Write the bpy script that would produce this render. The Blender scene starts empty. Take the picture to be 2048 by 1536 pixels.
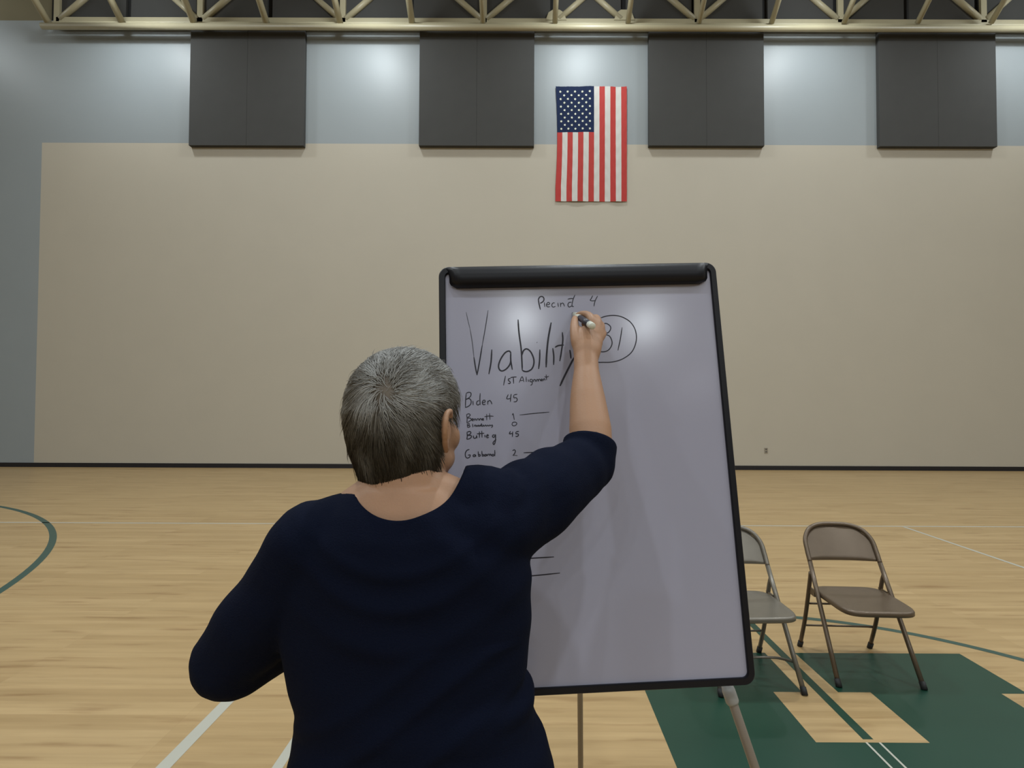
import bpy, bmesh, math, random
import numpy as np
from mathutils import Vector, Matrix, noise

random.seed(7)
SC = bpy.context.scene
COL = SC.collection

# ---------------------------------------------------------------- camera
FPX, CX, CY, CAM_H = 1100.0, 1045.0, 768.0, 1.5
PITCH = math.atan(27 / FPX)
ROLL = 0.0040
cs, sn = math.cos(ROLL), math.sin(ROLL)
YAW = 0.0015
_R0 = Vector((math.cos(YAW), math.sin(YAW), 0))
_fw = Vector((-math.sin(YAW), math.cos(YAW), 0))
_F = _fw * math.cos(PITCH) + Vector((0, 0, math.sin(PITCH)))
_U0 = -_fw * math.sin(PITCH) + Vector((0, 0, math.cos(PITCH)))
_R = cs * _R0 + sn * _U0
_U = -sn * _R0 + cs * _U0
CAMP = Vector((0, 0, CAM_H))
cam_d = bpy.data.cameras.new('camera')
cam = bpy.data.objects.new('camera', cam_d)
COL.objects.link(cam)
cam_d.sensor_width = 36
cam_d.sensor_fit = 'HORIZONTAL'
cam_d.lens = FPX * 36 / 2048
cam_d.shift_x = -(CX - 1024) / 2048
cam_d.clip_start = 0.02
cam_d.clip_end = 200
m = Matrix((_R, _U, -_F)).transposed().to_4x4()
m.translation = CAMP
cam.matrix_world = m
SC.camera = cam

# ---------------------------------------------------------------- world, exposure, lamps
w = bpy.data.worlds.new('world')
SC.world = w
w.use_nodes = True
w.node_tree.nodes['Background'].inputs[0].default_value = (0.6, 0.65, 0.7, 1)
w.node_tree.nodes['Background'].inputs[1].default_value = 0.02
SC.view_settings.view_transform = 'Standard'
SC.view_settings.look = 'None'
SC.view_settings.gamma = 1
SC.view_settings.use_curve_mapping = False
SC.view_settings.exposure = -0.08

LAMP_Z = 9.6
def ceiling_lamp(x, y, power, size=0.35, kind='AREA'):
    l = bpy.data.lights.new('high_bay_lamp', kind)
    if kind == 'AREA':
        l.shape = 'DISK'; l.size = size
    else:
        l.shadow_soft_size = 0.35
    l.energy = power
    l.color = (0.90, 0.97, 1.0)
    o = bpy.data.objects.new('high_bay_lamp', l)
    o.location = (x, y, LAMP_Z)
    COL.objects.link(o)
for row, pw, dx in ((10.0, 70, 0), (3.4, 235, 0), (-3.2, 140, 0), (-9.9, 95, 0), (-15.9, 270, 0.1), (-22.8, 70, 0.1)):
    for k in range(-2, 3):
        ceiling_lamp(1.3 + dx + 4.65 * k, row, pw)
for k in range(-3, 4):       # the row next to the wall also throws light sideways and up
    ceiling_lamp(1.3 + 4.65 * k, 10.0, 72, kind='POINT')

# ---------------------------------------------------------------- pixel <-> world helpers (2048 x 1536 frame)
def ray(x, y):
    return _F + _R * ((x - CX) / FPX) - _U * ((y - CY) / FPX)
def P(x, y, Y):
    r = ray(x, y)
    return CAMP + r * (Y / r.y)

# ---------------------------------------------------------------- object helpers
def wloc(o):
    v = Vector((0, 0, 0))
    while o is not None:
        v += o.location
        o = o.parent
    return v
def tag(o, label=None, cat=None, group=None, kind=None):
    if label: o['label'] = label
    if cat: o['category'] = cat
    if group: o['group'] = group
    if kind: o['kind'] = kind
    return o
def empty(name, loc, label, cat, group=None):
    o = bpy.data.objects.new(name, None)
    o.empty_display_size = 0.1
    o.location = loc
    COL.objects.link(o)
    return tag(o, label, cat, group)
def link(name, me, mats, parent=None, smooth=False):
    if not isinstance(mats, (list, tuple)): mats = [mats]
    for mt in mats: me.materials.append(mt)
    if smooth:
        for p in me.polygons: p.use_smooth = True
    o = bpy.data.objects.new(name, me)
    COL.objects.link(o)
    if parent is not None:
        off = wloc(parent)
        me.transform(Matrix.Translation(-off))
        o.parent = parent
    return o
def obj(name, bm, mats, parent=None, smooth=False):
    bmesh.ops.recalc_face_normals(bm, faces=bm.faces)
    me = bpy.data.meshes.new(name)
    bm.to_mesh(me)
    bm.free()
    return link(name, me, mats, parent, smooth)
def bevel(o, wd=0.004, seg=2):
    b = o.modifiers.new('bevel', 'BEVEL')
    b.width = wd; b.segments = seg; b.limit_method = 'ANGLE'
    return o
def box(bm, x0, x1, y0, y1, z0, z1, mi=0):
    vs = [bm.verts.new(c) for c in ((x0, y0, z0), (x1, y0, z0), (x1, y1, z0), (x0, y1, z0),
                                    (x0, y0, z1), (x1, y0, z1), (x1, y1, z1), (x0, y1, z1))]
    for q in ((0, 3, 2, 1), (4, 5, 6, 7), (0, 1, 5, 4), (1, 2, 6, 5), (2, 3, 7, 6), (3, 0, 4, 7)):
        f = bm.faces.new([vs[i] for i in q]); f.material_index = mi
    return vs
def quad(bm, pts, mi=0):
    f = bm.faces.new([bm.verts.new(p) for p in pts]); f.material_index = mi
    return f
def catmull(pts, n=6):
    pts = [Vector(p) for p in pts]
    if len(pts) < 3: 
        return [pts[0].lerp(pts[-1], i / n) for i in range(n + 1)]
    e = [pts[0] * 2 - pts[1]] + pts + [pts[-1] * 2 - pts[-2]]
    out = []
    for i in range(1, len(e) - 2):
        a, b, c, d = e[i - 1:i + 3]
        for k in range(n):
            t = k / n
            out.append(0.5 * ((2 * b) + (c - a) * t + (2 * a - 5 * b + 4 * c - d) * t * t + (3 * b - a - 3 * c + d) * t ** 3))
    out.append(pts[-1])
    return out
def frames(pts, up=None):
    n = len(pts); T = []
    for i in range(n):
        t = pts[min(i + 1, n - 1)] - pts[max(i - 1, 0)]
        T.append(t.normalized())
    u = Vector(up) if up else Vector((0, 0, 1))
    if abs(u.dot(T[0])) > 0.95: u = Vector((1, 0, 0))
    out = []
    for t in T:
        u = (u - t * u.dot(t)).normalized()
        out.append((t, t.cross(u).normalized(), u.copy()))
    return out
def tube(bm, pts, r, seg=12, closed_ends=True, up=None, round_end=0, mi=0):
    """sweep; r is a number, a list of numbers or a list of (side, up) radii"""
    pts = [Vector(p) for p in pts]
    n = len(pts)
    rr = list(r) if isinstance(r, (list, tuple)) else [r] * n
    rr = [(q, q) if not isinstance(q, (tuple, list)) else q for q in rr]
    if round_end:
        fr = frames(pts, up)
        def cap(p, t, q):
            ps, qs = [], []
            for k in range(1, 5):
                a = k / 4 * math.pi / 2 * 0.97
                ps.append(p + t * math.sin(a) * min(q)); qs.append((q[0] * math.cos(a), q[1] * math.cos(a)))
            return ps, qs
        if round_end & 1:
            ps, qs = cap(pts[0], -fr[0][0], rr[0]); pts = ps[::-1] + pts; rr = qs[::-1] + rr
        if round_end & 2:
            ps, qs = cap(pts[-1], fr[-1][0], rr[-1]); pts = pts + ps; rr = rr + qs
        n = len(pts)
    fr = frames(pts, up)
    rings = []
    for p, (t, s, u), (ra, rb) in zip(pts, fr, rr):
        rings.append([bm.verts.new(p + s * (ra * math.cos(a)) + u * (rb * math.sin(a)))
                      for a in (2 * math.pi * k / seg for k in range(seg))])
    for i in range(n - 1):
        for k in range(seg):
            f = bm.faces.new((rings[i][k], rings[i][(k + 1) % seg], rings[i + 1][(k + 1) % seg], rings[i + 1][k]))
            f.material_index = mi
    if closed_ends:
        f = bm.faces.new(rings[0][::-1]); f.material_index = mi
        f = bm.faces.new(rings[-1]); f.material_index = mi
    return rings
def interp_r(rad, n_out):
    n = len(rad); out = []
    for i in range(n_out):
        t = i / (n_out - 1) * (n - 1); a = min(int(t), n - 2); f = t - a
        A = rad[a] if isinstance(rad[a], (tuple, list)) else (rad[a], rad[a])
        B = rad[a + 1] if isinstance(rad[a + 1], (tuple, list)) else (rad[a + 1], rad[a + 1])
        out.append((A[0] * (1 - f) + B[0] * f, A[1] * (1 - f) + B[1] * f))
    return out
def limb(bm, pts, rad, seg=20, n=6, up=None):
    ps = catmull(pts, n)
    tube(bm, ps, interp_r(rad, len(ps)), seg, up=up, round_end=3)
def ellipsoid(bm, c, r, rot=None, seg=20):
    M = Matrix.Translation(Vector(c)) @ (rot.to_4x4() if rot else Matrix.Identity(4)) @ Matrix.Diagonal((r[0], r[1], r[2], 1))
    bmesh.ops.create_uvsphere(bm, u_segments=seg, v_segments=seg // 2 + 2, radius=1, matrix=M)
def stack(bm, secs, seg=48, ex=2.3):
    """closed loft of super-elliptic horizontal sections: (z, cx, cy, a, b_front, b_back)"""
    rings = []
    for (z, x, y, a, bf, bb) in secs:
        ring = []
        for k in range(seg):
            t = 2 * math.pi * k / seg
            c, s = math.cos(t), math.sin(t)
            px = math.copysign(abs(c) ** (2 / ex), c) * a
            py = math.copysign(abs(s) ** (2 / ex), s) * (bf if s > 0 else bb)
            ring.append(bm.verts.new((x + px, y + py, z)))
        rings.append(ring)
    for i in range(len(rings) - 1):
        for k in range(seg):
            bm.faces.new((rings[i][k], rings[i][(k + 1) % seg], rings[i + 1][(k + 1) % seg], rings[i + 1][k]))
    bm.faces.new(rings[0][::-1]); bm.faces.new(rings[-1])
def fused(bm, voxel, smooth=4):
    """fuse overlapping closed shells into one skin; returns a fresh bmesh"""
    bmesh.ops.recalc_face_normals(bm, faces=bm.faces)
    me = bpy.data.meshes.new('tmp'); bm.to_mesh(me); bm.free()
    o = bpy.data.objects.new('tmp', me); COL.objects.link(o)
    r = o.modifiers.new('r', 'REMESH'); r.mode = 'VOXEL'; r.voxel_size = voxel; r.adaptivity = 0
    s = o.modifiers.new('s', 'SMOOTH'); s.factor = 0.5; s.iterations = smooth
    dg = bpy.context.evaluated_depsgraph_get(); dg.update()
    ev = o.evaluated_get(dg)
    out = bmesh.new(); out.from_mesh(ev.to_mesh()); ev.to_mesh_clear()
    bpy.data.objects.remove(o); bpy.data.meshes.remove(me)
    return out

# ---------------------------------------------------------------- materials
def mat(name, color, rough=0.6, metal=0.0, spec=0.5, bump=0.0, bscale=200, var=0.0, vscale=8, coat=0.0, sheen=0.0, sss=0.0):
    mt = bpy.data.materials.new(name); mt.use_nodes = True
    nt = mt.node_tree; N = nt.nodes; L = nt.links
    b = N['Principled BSDF']
    b.inputs['Base Color'].default_value = (*color, 1)
    b.inputs['Roughness'].default_value = rough
    b.inputs['Metallic'].default_value = metal
    b.inputs['Specular IOR Level'].default_value = spec
    if coat: b.inputs['Coat Weight'].default_value = coat; b.inputs['Coat Roughness'].default_value = 0.15
    if sheen: b.inputs['Sheen Weight'].default_value = sheen
    if sss:
        b.inputs['Subsurface Weight'].default_value = sss
        b.inputs['Subsurface Radius'].default_value = (0.01, 0.004, 0.002)
    tc = N.new('ShaderNodeTexCoord')
    if var:
        nz = N.new('ShaderNodeTexNoise'); nz.inputs['Scale'].default_value = vscale; nz.inputs['Detail'].default_value = 5
        L.new(tc.outputs['Object'], nz.inputs['Vector'])
        mx = N.new('ShaderNodeMix'); mx.data_type = 'RGBA'
        mx.inputs[6].default_value = (*[c * (1 - var) for c in color], 1)
        mx.inputs[7].default_value = (*[min(1, c * (1 + var)) for c in color], 1)
        L.new(nz.outputs['Fac'], mx.inputs[0]); L.new(mx.outputs[2], b.inputs['Base Color'])
    if bump:
        nb = N.new('ShaderNodeTexNoise'); nb.inputs['Scale'].default_value = bscale; nb.inputs['Detail'].default_value = 3
        L.new(tc.outputs['Object'], nb.inputs['Vector'])
        bp = N.new('ShaderNodeBump'); bp.inputs['Strength'].default_value = bump; bp.inputs['Distance'].default_value = 0.002
        L.new(nb.outputs['Fac'], bp.inputs['Height']); L.new(bp.outputs['Normal'], b.inputs['Normal'])
    return mt
M_CREAM = mat('cream_wall_paint', (0.45, 0.41, 0.335), 0.55, var=0.03, vscale=1.5, bump=0.3, bscale=40)
M_GREY = mat('grey_wall_paint', (0.275, 0.305, 0.320), 0.46, var=0.03, vscale=1.5, bump=0.3, bscale=40)
M_UPPER = mat('dark_upper_wall', (0.012, 0.012, 0.012), 0.9)
M_OLIVE = mat('olive_upper_wall', (0.17, 0.15, 0.09), 0.8)  # flat olive colour on the upper left corner of the back wall
M_SIDE = mat('side_wall_paint', (0.38, 0.36, 0.31), 0.7)
M_CEIL = mat('ceiling_paint', (0.35, 0.35, 0.34), 0.8)
M_BLACKBASE = mat('black_vinyl_base', (0.008, 0.007, 0.01), 0.5)
M_PANEL = mat('charcoal_fabric', (0.066, 0.066, 0.064), 0.95, spec=0.1, bump=0.4, bscale=120, var=0.06, vscale=3)
M_TRUSS = mat('cream_steel_paint', (0.40, 0.36, 0.24), 0.4, var=0.08, vscale=3)
M_RED = mat('flag_red', (0.42, 0.028, 0.022), 0.75, var=0.08, vscale=12)
M_WHITE = mat('flag_white', (0.56, 0.55, 0.52), 0.75)
M_BLUE = mat('flag_blue', (0.008, 0.018, 0.058), 0.8, spec=0.2)
M_STAR = mat('flag_star_white', (0.66, 0.68, 0.56), 0.7)
M_BOARD = mat('whiteboard_enamel', (0.335, 0.335, 0.425), 0.17, spec=0.5)
M_FRAME = mat('black_plastic_frame', (0.006, 0.006, 0.009), 0.42, spec=0.25)
M_INK = mat('dry_marker_ink', (0.012, 0.01, 0.02), 0.6)
M_INKF = mat('faint_marker_ink', (0.07, 0.07, 0.09), 0.6)
M_ALU = mat('grey_painted_tube', (0.24, 0.21, 0.18), 0.38, metal=0.3)
M_KNOB = mat('grey_plastic_collar', (0.29, 0.29, 0.28), 0.45)
M_CHB = mat('brown_painted_steel', (0.118, 0.084, 0.055), 0.34, metal=0.35, var=0.1, vscale=20)
M_CHG = mat('grey_beige_painted_steel', (0.16, 0.142, 0.115), 0.32, metal=0.35, var=0.08, vscale=20)
M_RUB = mat('black_rubber', (0.012, 0.012, 0.012), 0.7)
M_SKIN = mat('skin', (0.345, 0.195, 0.115), 0.5, spec=0.35, var=0.10, vscale=14, bump=0.15, bscale=260, sss=0.06)
M_SHIRT = mat('navy_jersey_fabric', (0.0036, 0.0056, 0.0155), 0.9, spec=0.07, bump=0.5, bscale=420)
M_JEANS = mat('dark_denim', (0.010, 0.018, 0.035), 0.85, spec=0.15, bump=0.5, bscale=500)
M_SHOE = mat('black_shoe_leather', (0.01, 0.01, 0.01), 0.4)
M_PENW = mat('white_marker_plastic', (0.62, 0.64, 0.56), 0.35)
M_PEND = mat('dark_marker_label', (0.035, 0.035, 0.05), 0.4)
M_PLATE = mat('tan_outlet_plastic', (0.30, 0.26, 0.20), 0.5)
M_SLOT = mat('outlet_socket', (0.10, 0.09, 0.075), 0.6)
M_LIP = mat('eye_white', (0.6, 0.58, 0.55), 0.3)

def wood():
    mt = bpy.data.materials.new('maple_floor'); mt.use_nodes = True
    nt = mt.node_tree; N = nt.nodes; L = nt.links
    b = N['Principled BSDF']
    tc = N.new('ShaderNodeTexCoord')
    br = N.new('ShaderNodeTexBrick')
    br.offset = 0.37; br.offset_frequency = 1; br.squash = 1
    br.inputs['Scale'].default_value = 1.0
    br.inputs['Brick Width'].default_value = 1.15
    br.inputs['Row Height'].default_value = 0.057
    br.inputs['Mortar Size'].default_value = 0.0009
    br.inputs['Mortar Smooth'].default_value = 0.3
    br.inputs['Color1'].default_value = (0, 0, 0, 1); br.inputs['Color2'].default_value = (1, 1, 1, 1)
    br.inputs['Mortar'].default_value = (0.5, 0.5, 0.5, 1)
    L.new(tc.outputs['Object'], br.inputs['Vector'])
    mp = N.new('ShaderNodeMapping'); mp.inputs['Scale'].default_value = (1.1, 18, 1)
    L.new(tc.outputs['Object'], mp.inputs['Vector'])
    g = N.new('ShaderNodeTexNoise'); g.inputs['Scale'].default_value = 1.0; g.inputs['Detail'].default_value = 8; g.inputs['Roughness'].default_value = 0.62
    L.new(mp.outputs[0], g.inputs['Vector'])
    mp2 = N.new('ShaderNodeMapping'); mp2.inputs['Scale'].default_value = (1.7, 17.5, 1); mp2.inputs['Location'].default_value = (3.1, 7.7, 0)
    L.new(tc.outputs['Object'], mp2.inputs['Vector'])
    s = N.new('ShaderNodeTexNoise'); s.inputs['Scale'].default_value = 1.0; s.inputs['Detail'].default_value = 4
    L.new(mp2.outputs[0], s.inputs['Vector'])
    rs = N.new('ShaderNodeValToRGB'); rs.color_ramp.elements[0].position = 0.57; rs.color_ramp.elements[1].position = 0.74
    L.new(s.outputs['Fac'], rs.inputs[0])
    ra = N.new('ShaderNodeValToRGB')
    ra.color_ramp.elements[0].position = 0.0; ra.color_ramp.elements[0].color = (0.355, 0.240, 0.112, 1)
    ra.color_ramp.elements[1].position = 1.0; ra.color_ramp.elements[1].color = (0.410, 0.285, 0.140, 1)
    L.new(br.outputs['Color'], ra.inputs[0])
    gr = N.new('ShaderNodeValToRGB')
    gr.color_ramp.elements[0].position = 0.3; gr.color_ramp.elements[0].color = (0.86, 0.84, 0.80, 1)
    gr.color_ramp.elements[1].position = 0.7; gr.color_ramp.elements[1].color = (1.1, 1.1, 1.1, 1)
    L.new(g.outputs['Fac'], gr.inputs[0])
    m1 = N.new('ShaderNodeMix'); m1.data_type = 'RGBA'; m1.blend_type = 'MULTIPLY'; m1.inputs[0].default_value = 1
    L.new(ra.outputs[0], m1.inputs[6]); L.new(gr.outputs[0], m1.inputs[7])
    m2 = N.new('ShaderNodeMix'); m2.data_type = 'RGBA'
    m2.inputs[7].default_value = (0.19, 0.10, 0.035, 1)
    mm = N.new('ShaderNodeMath'); mm.operation = 'MULTIPLY'; mm.inputs[1].default_value = 0.6
    L.new(rs.outputs[0], mm.inputs[0]); L.new(mm.outputs[0], m2.inputs[0]); L.new(m1.outputs[2], m2.inputs[6])
    m3 = N.new('ShaderNodeMix'); m3.data_type = 'RGBA'; m3.inputs[7].default_value = (0.16, 0.09, 0.04, 1)
    mf = N.new('ShaderNodeMath'); mf.operation = 'MULTIPLY'; mf.inputs[1].default_value = 0.25
    L.new(br.outputs['Fac'], mf.inputs[0]); L.new(mf.outputs[0], m3.inputs[0]); L.new(m2.outputs[2], m3.inputs[6])
    L.new(m3.outputs[2], b.inputs['Base Color'])
    b.inputs['Roughness'].default_value = 0.36
    b.inputs['Specular IOR Level'].default_value = 0.35
    return mt
M_WOOD = wood()
M_GREEN = mat('green_court_paint', (0.010, 0.043, 0.027), 0.36, spec=0.35, var=0.12, vscale=4)
M_LINEG = mat('grey_green_line_paint', (0.032, 0.070, 0.055), 0.4, spec=0.4)
M_LINEW = mat('white_line_paint', (0.40, 0.39, 0.33), 0.4, spec=0.4)

# ---------------------------------------------------------------- the room
D = 11.6
XL, XR, YB, ZC = -15.0, 16.0, -26.0, 11.3
bm = bmesh.new()
quad(bm, [(XL, YB, 0), (XR, YB, 0), (XR, D, 0), (XL, D, 0)], 0)
def flat(pts, mi, z): quad(bm, [(x, y, z) for x, y in pts], mi)
def arc(cx, cy, r, wd, a0, a1, mi, z, n=64):
    for i in range(n):
        a, b = a0 + (a1 - a0) * i / n, a0 + (a1 - a0) * (i + 1) / n
        flat([(cx + (r + s) * math.cos(t), cy + (r + s) * math.sin(t)) for t, s in ((a, -wd / 2), (b, -wd / 2), (b, wd / 2), (a, wd / 2))], mi, z)
G1, G2, G3, G4 = 0.0004, 0.0008, 0.0012, 0.0016
# centre block: green field with bare wood cut-outs, the half-court line runs through it
flat([(0.63, 0.9), (2.443, 0.9), (2.443, 2.845), (0.63, 2.845)], 1, G1)
flat([(0.63, 2.845), (2.578, 2.845), (2.578, 3.285), (0.63, 3.285)], 1, G1)
flat([(1.284, 2.44), (1.780, 2.44), (1.780, 2.851), (1.284, 2.851)], 0, G2)
flat([(1.430, 2.851), (1.615, 2.851), (1.606, 3.286), (1.430, 3.286)], 0, G2)
flat([(1.502, 2.462), (1.548, 2.462), (1.548, 6.5), (1.502, 6.5)], 1, G3)
flat([(1.502, -3), (1.557, -3), (1.557, 2.43), (1.502, 2.43)], 1, G3)
flat([(1.498, -3), (1.508, -3), (1.508, 2.44), (1.498, 2.44)], 3, G4)
flat([(1.556, -3), (1.566, -3), (1.566, 2.44), (1.556, 2.44)], 3, G4)
arc(1.47, 1.982, 1.873, 0.05, -math.pi * 0.0, math.pi * 2, 2, G2 + 0.0002, 96)
arc(-9.594, 1.981, 6.03, 0.062, -math.pi / 2, math.pi / 2, 2, G1, 120)
flat([(-9.0, 6.51), (9.0, 6.51), (9.0, 6.545), (-9.0, 6.545)], 3, G1)      # volleyball side line
flat([(-1.478, -3), (-1.418, -3), (-1.418, 6.5), (-1.478, 6.5)], 3, G2)       # attack lines
flat([(4.455, -3), (4.49, -3), (4.49, 6.5), (4.455, 6.5)], 3, G2)
flat([(-1.010, -3), (-0.966, -3), (-0.966, 2.9), (-1.010, 2.9)], 3, G2)
floor = obj('floor', bm, [M_WOOD, M_GREEN, M_LINEG, M_LINEW])
for p in floor.data.polygons:
    if p.normal.z < 0: p.flip()
tag(floor, 'glossy maple gym floor with green and white court markings', kind='structure')

ZG = P(1045, 288.5, D).z      # top of the cream paint
XC = P(76, 600, D).x          # left edge of the cream paint
ZT = P(1045, 44, D).z
XU = P(104, 20, D).x
bm = bmesh.new()
def wq(x0, x1, z0, z1, mi): quad(bm, [(x0, D, z0), (x1, D, z0), (x1, D, z1), (x0, D, z1)], mi)
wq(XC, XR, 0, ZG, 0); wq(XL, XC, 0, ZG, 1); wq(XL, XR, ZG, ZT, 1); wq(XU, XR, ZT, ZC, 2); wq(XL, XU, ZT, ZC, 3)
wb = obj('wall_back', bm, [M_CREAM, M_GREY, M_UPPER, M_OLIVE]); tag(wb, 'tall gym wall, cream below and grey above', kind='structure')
for nm, pts in (('wall_left', [(XL, YB, 0), (XL, D, 0), (XL, D, ZC), (XL, YB, ZC)]),
                ('wall_right', [(XR, YB, 0), (XR, D, 0), (XR, D, ZC), (XR, YB, ZC)]),
                ('wall_front', [(XL, YB, 0), (XR, YB, 0), (XR, YB, ZC), (XL, YB, ZC)])):
    bm = bmesh.new(); quad(bm, pts); tag(obj(nm, bm, M_SIDE), kind='structure')
bm = bmesh.new(); quad(bm, [(XL, YB, ZC), (XR, YB, ZC), (XR, D, ZC), (XL, D, ZC)]); tag(obj('ceiling', bm, M_CEIL), kind='structure')
bm = bmesh.new(); box(bm, XL + 0.01, XR - 0.01, D - 0.014, D, 0.0, 0.088)
box(bm, XL + 0.01, XR - 0.01, D - 0.03, D - 0.014, 0.0, 0.012)
tag(obj('baseboard_back', bm, M_BLACKBASE), kind='structure')

# wall socket
o = empty('wall_outlet', P(1532, 901, D - 0.001) - Vector((0, 0, 0.055)), 'small tan outlet plate low on the cream wall right of the whiteboard', 'outlet')
c = P(1532, 901, D)
bm = bmesh.new(); box(bm, c.x - 0.038, c.x + 0.038, D - 0.008, D - 0.0005, c.z - 0.058, c.z + 0.058)
bevel(obj('cover_plate', bm, M_PLATE, o), 0.003)
for s in (-1, 1):
    bm = bmesh.new(); box(bm, c.x - 0.018, c.x + 0.018, D - 0.010, D - 0.007, c.z + s * 0.026 - 0.015, c.z + s * 0.026 + 0.015)
    bevel(obj('socket', bm, M_SLOT, o), 0.003)

# ---------------------------------------------------------------- acoustic panels on the wall
PT = 0.11
names = ['leftmost of the four large charcoal square panels under the truss',
         'large charcoal panel left of the flag, centre seam down its middle',
         'large charcoal panel just right of the flag',
         'rightmost of the four large charcoal square panels under the truss']
for i, (xa, xb, yb) in enumerate([(377, 607, 291), (837.5, 1068, 291.5), (1298, 1529, 291.5), (1760, 1995, 293)]):
    Y = D - PT
    a, b_ = P(xa, yb, Y), P(xb, yb, Y)
    z0 = (a.z + b_.z) / 2; z1 = z0 + (b_.x - a.x) * 1.02; xm = (a.x + b_.x) / 2
    root = empty('acoustic_panel', ((a.x + b_.x) / 2, D - PT / 2, z0), names[i], 'acoustic panel', 'large charcoal panels under the truss')
    for (u0, u1) in ((a.x, xm - 0.0004), (xm + 0.0004, b_.x)):
        bm = bmesh.new(); box(bm, u0, u1, Y, D - 0.002, z0, z1)
        bevel(obj('fabric_half', bm, M_PANEL, root), 0.006, 2)

# upper row of dark panels behind the truss
for k in range(14):
    x0 = 115 + 141.5 * k + 5; x1 = 115 + 141.5 * (k + 1) - 5
    Y = D - 0.08
    a, b_ = P(x0, 20, Y), P(x1, 20, Y)
    zz = P((x0 + x1) / 2, 42, Y).z
    bm = bmesh.new(); box(bm, a.x, b_.x, Y, D - 0.002, zz, ZC - 0.08)
    o = bevel(obj('upper_wall_panel', bm, M_PANEL), 0.01)
    if k == 0: lb = 'dark grey upper panel behind the left end of the truss'
    elif k == 13: lb = 'dark grey upper panel at the right edge, behind the truss'
    else:
        nm = ['above the grey wall left of the first square', 'above the left half of the leftmost charcoal square', 'above the right half of the leftmost charcoal square',
              'above the wall right of the leftmost square', 'left of the second charcoal square', 'above the left half of the second charcoal square',
              'above the right end of the second charcoal square', 'straight above the flag', 'above the left half of the third charcoal square',
              'above the right half of the third charcoal square', 'above the wall between third and fourth squares', 'above the fourth charcoal square'][k - 1]
        lb = 'dark upper panel behind the truss, ' + nm
    tag(o, lb, 'wall panel', 'dark upper panels behind the truss', 'thing')

# ---------------------------------------------------------------- roof truss
YP, YK = 11.30, 11.49
zp = P(1045, 55, YP).z; zk = P(1045, 44, YK).z
xl = P(84, 52, YP).x; xr = XR - 0.2
root = empty('roof_truss', (0, (YP + YK) / 2, zp), 'long cream steel truss along the top of the gym wall', 'truss')
bm = bmesh.new(); tube(bm, [(xl, YP, zp), (xr, YP, zp)], 0.066, 20)
obj('front_chord', bm, M_TRUSS, root, True)
bm = bmesh.new(); box(bm, xl + 0.15, xr, YK - 0.03, YK + 0.03, zk - 0.13, zk + 0.06)
box(bm, xl + 0.15, xr, YP + 0.02, YK, zk - 0.16, zk - 0.13)
obj('rear_chord', bm, M_TRUSS, root)
zt = ZC - 0.35
bm = bmesh.new(); tube(bm, [(xl, YP, zt), (xr, YP, zt)], 0.07, 12); obj('top_chord', bm, M_TRUSS, root, True)
bm = bmesh.new(); tube(bm, [(xl + 0.10, YP, zp), P(98, 46, D - 0.001)], 0.045, 10); obj('wall_bracket', bm, M_TRUSS, root, True)
# webs that lean towards the hall from the front chord
for x in (97, 245, 388, 533, 680, 824, 966, 1110, 1256, 1398, 1543, 1688, 1835, 1982):
    a = P(x, 46, YP)
    b_ = a + Vector((0, -0.31, 0.235)) * 4.2
    bm = bmesh.new(); tube(bm, [a, b_], 0.066 if x < 900 else 0.055, 12)
    obj('leaning_web', bm, M_TRUSS, root, True)
# upright plane of the truss: W-shaped webs with gusset plates
for x in (115, 401, 686, 968, 1112, 1248, 1394, 1680, 1966):
    a = P(x, 37, YK); 
    if x in (115, 401, 686, 968, 1394, 1680, 1966):
        bm = bmesh.new(); box(bm, a.x - 0.06, a.x + 0.06, YK - 0.03, YK + 0.03, a.z - 0.1, zt)
        obj('upright_web', bm, M_TRUSS, root)
    ds = {1112: (1,), 1248: (-1,), 115: (1,)}.get(x, (-1, 1))
    for s in ds:
        bm = bmesh.new()
        tube(bm, [a + Vector((s * 0.06, 0, -0.02)), a + Vector((s * (0.06 + 0.72), 0, 0.62))], 0.062, 12)
        obj('diagonal_web', bm, M_TRUSS, root, True)
    if x not in (1112, 1248): continue
    bm = bmesh.new()
    g = [(-0.22, -0.06), (0.22, -0.06), (0.16, 0.10), (0.07, 0.16), (-0.07, 0.16), (-0.16, 0.10)]
    f1 = [bm.verts.new((a.x + u, YK - 0.036, a.z + v)) for u, v in g]; f2 = [bm.verts.new((a.x + u, YK - 0.046, a.z + v)) for u, v in g]
    bm.faces.new(f1); bm.faces.new(f2[::-1])
    for i in range(6): bm.faces.new((f1[i], f2[i], f2[(i + 1) % 6], f1[(i + 1) % 6]))
    obj('gusset_plate', bm, M_TRUSS, root)

# ---------------------------------------------------------------- flag
YF = D - 0.03
fa, fb, fc = P(1111.5, 172.5, YF), P(1253.5, 173, YF), P(1110.5, 402.5, YF)
FW, FH = fb.x - fa.x, fa.z - fc.z
def fpt(u, v, off=0):
    wob = 0.012 * math.sin(9 * u + 2.0 * v) + 0.008 * math.sin(23 * u + 4 * v) + 0.004 * math.sin(55 * v + 6 * math.sin(20 * u))
    edge = 0.035 * math.sin(math.pi * min(1, v * 1.15)) * (1 - u) ** 3      # left hem draws in a little
    return Vector((fa.x + u * FW + edge, YF + wob * 0.8 - off, fa.z - v * FH))
bm = bmesh.new()
nu, nv = 52, 90
grid = [[bm.verts.new(fpt(i / nu, j / nv)) for i in range(nu + 1)] for j in range(nv + 1)]
cu, cv = 7 / 13, 0.40
for j in range(nv):
    for i in range(nu):
        f = bm.faces.new((grid[j][i], grid[j + 1][i], grid[j + 1][i + 1], grid[j][i + 1]))
        st = int(i / 4)
        f.material_index = 2 if (i < 28 and j < 36) else (0 if st % 2 == 0 else 1)
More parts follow.
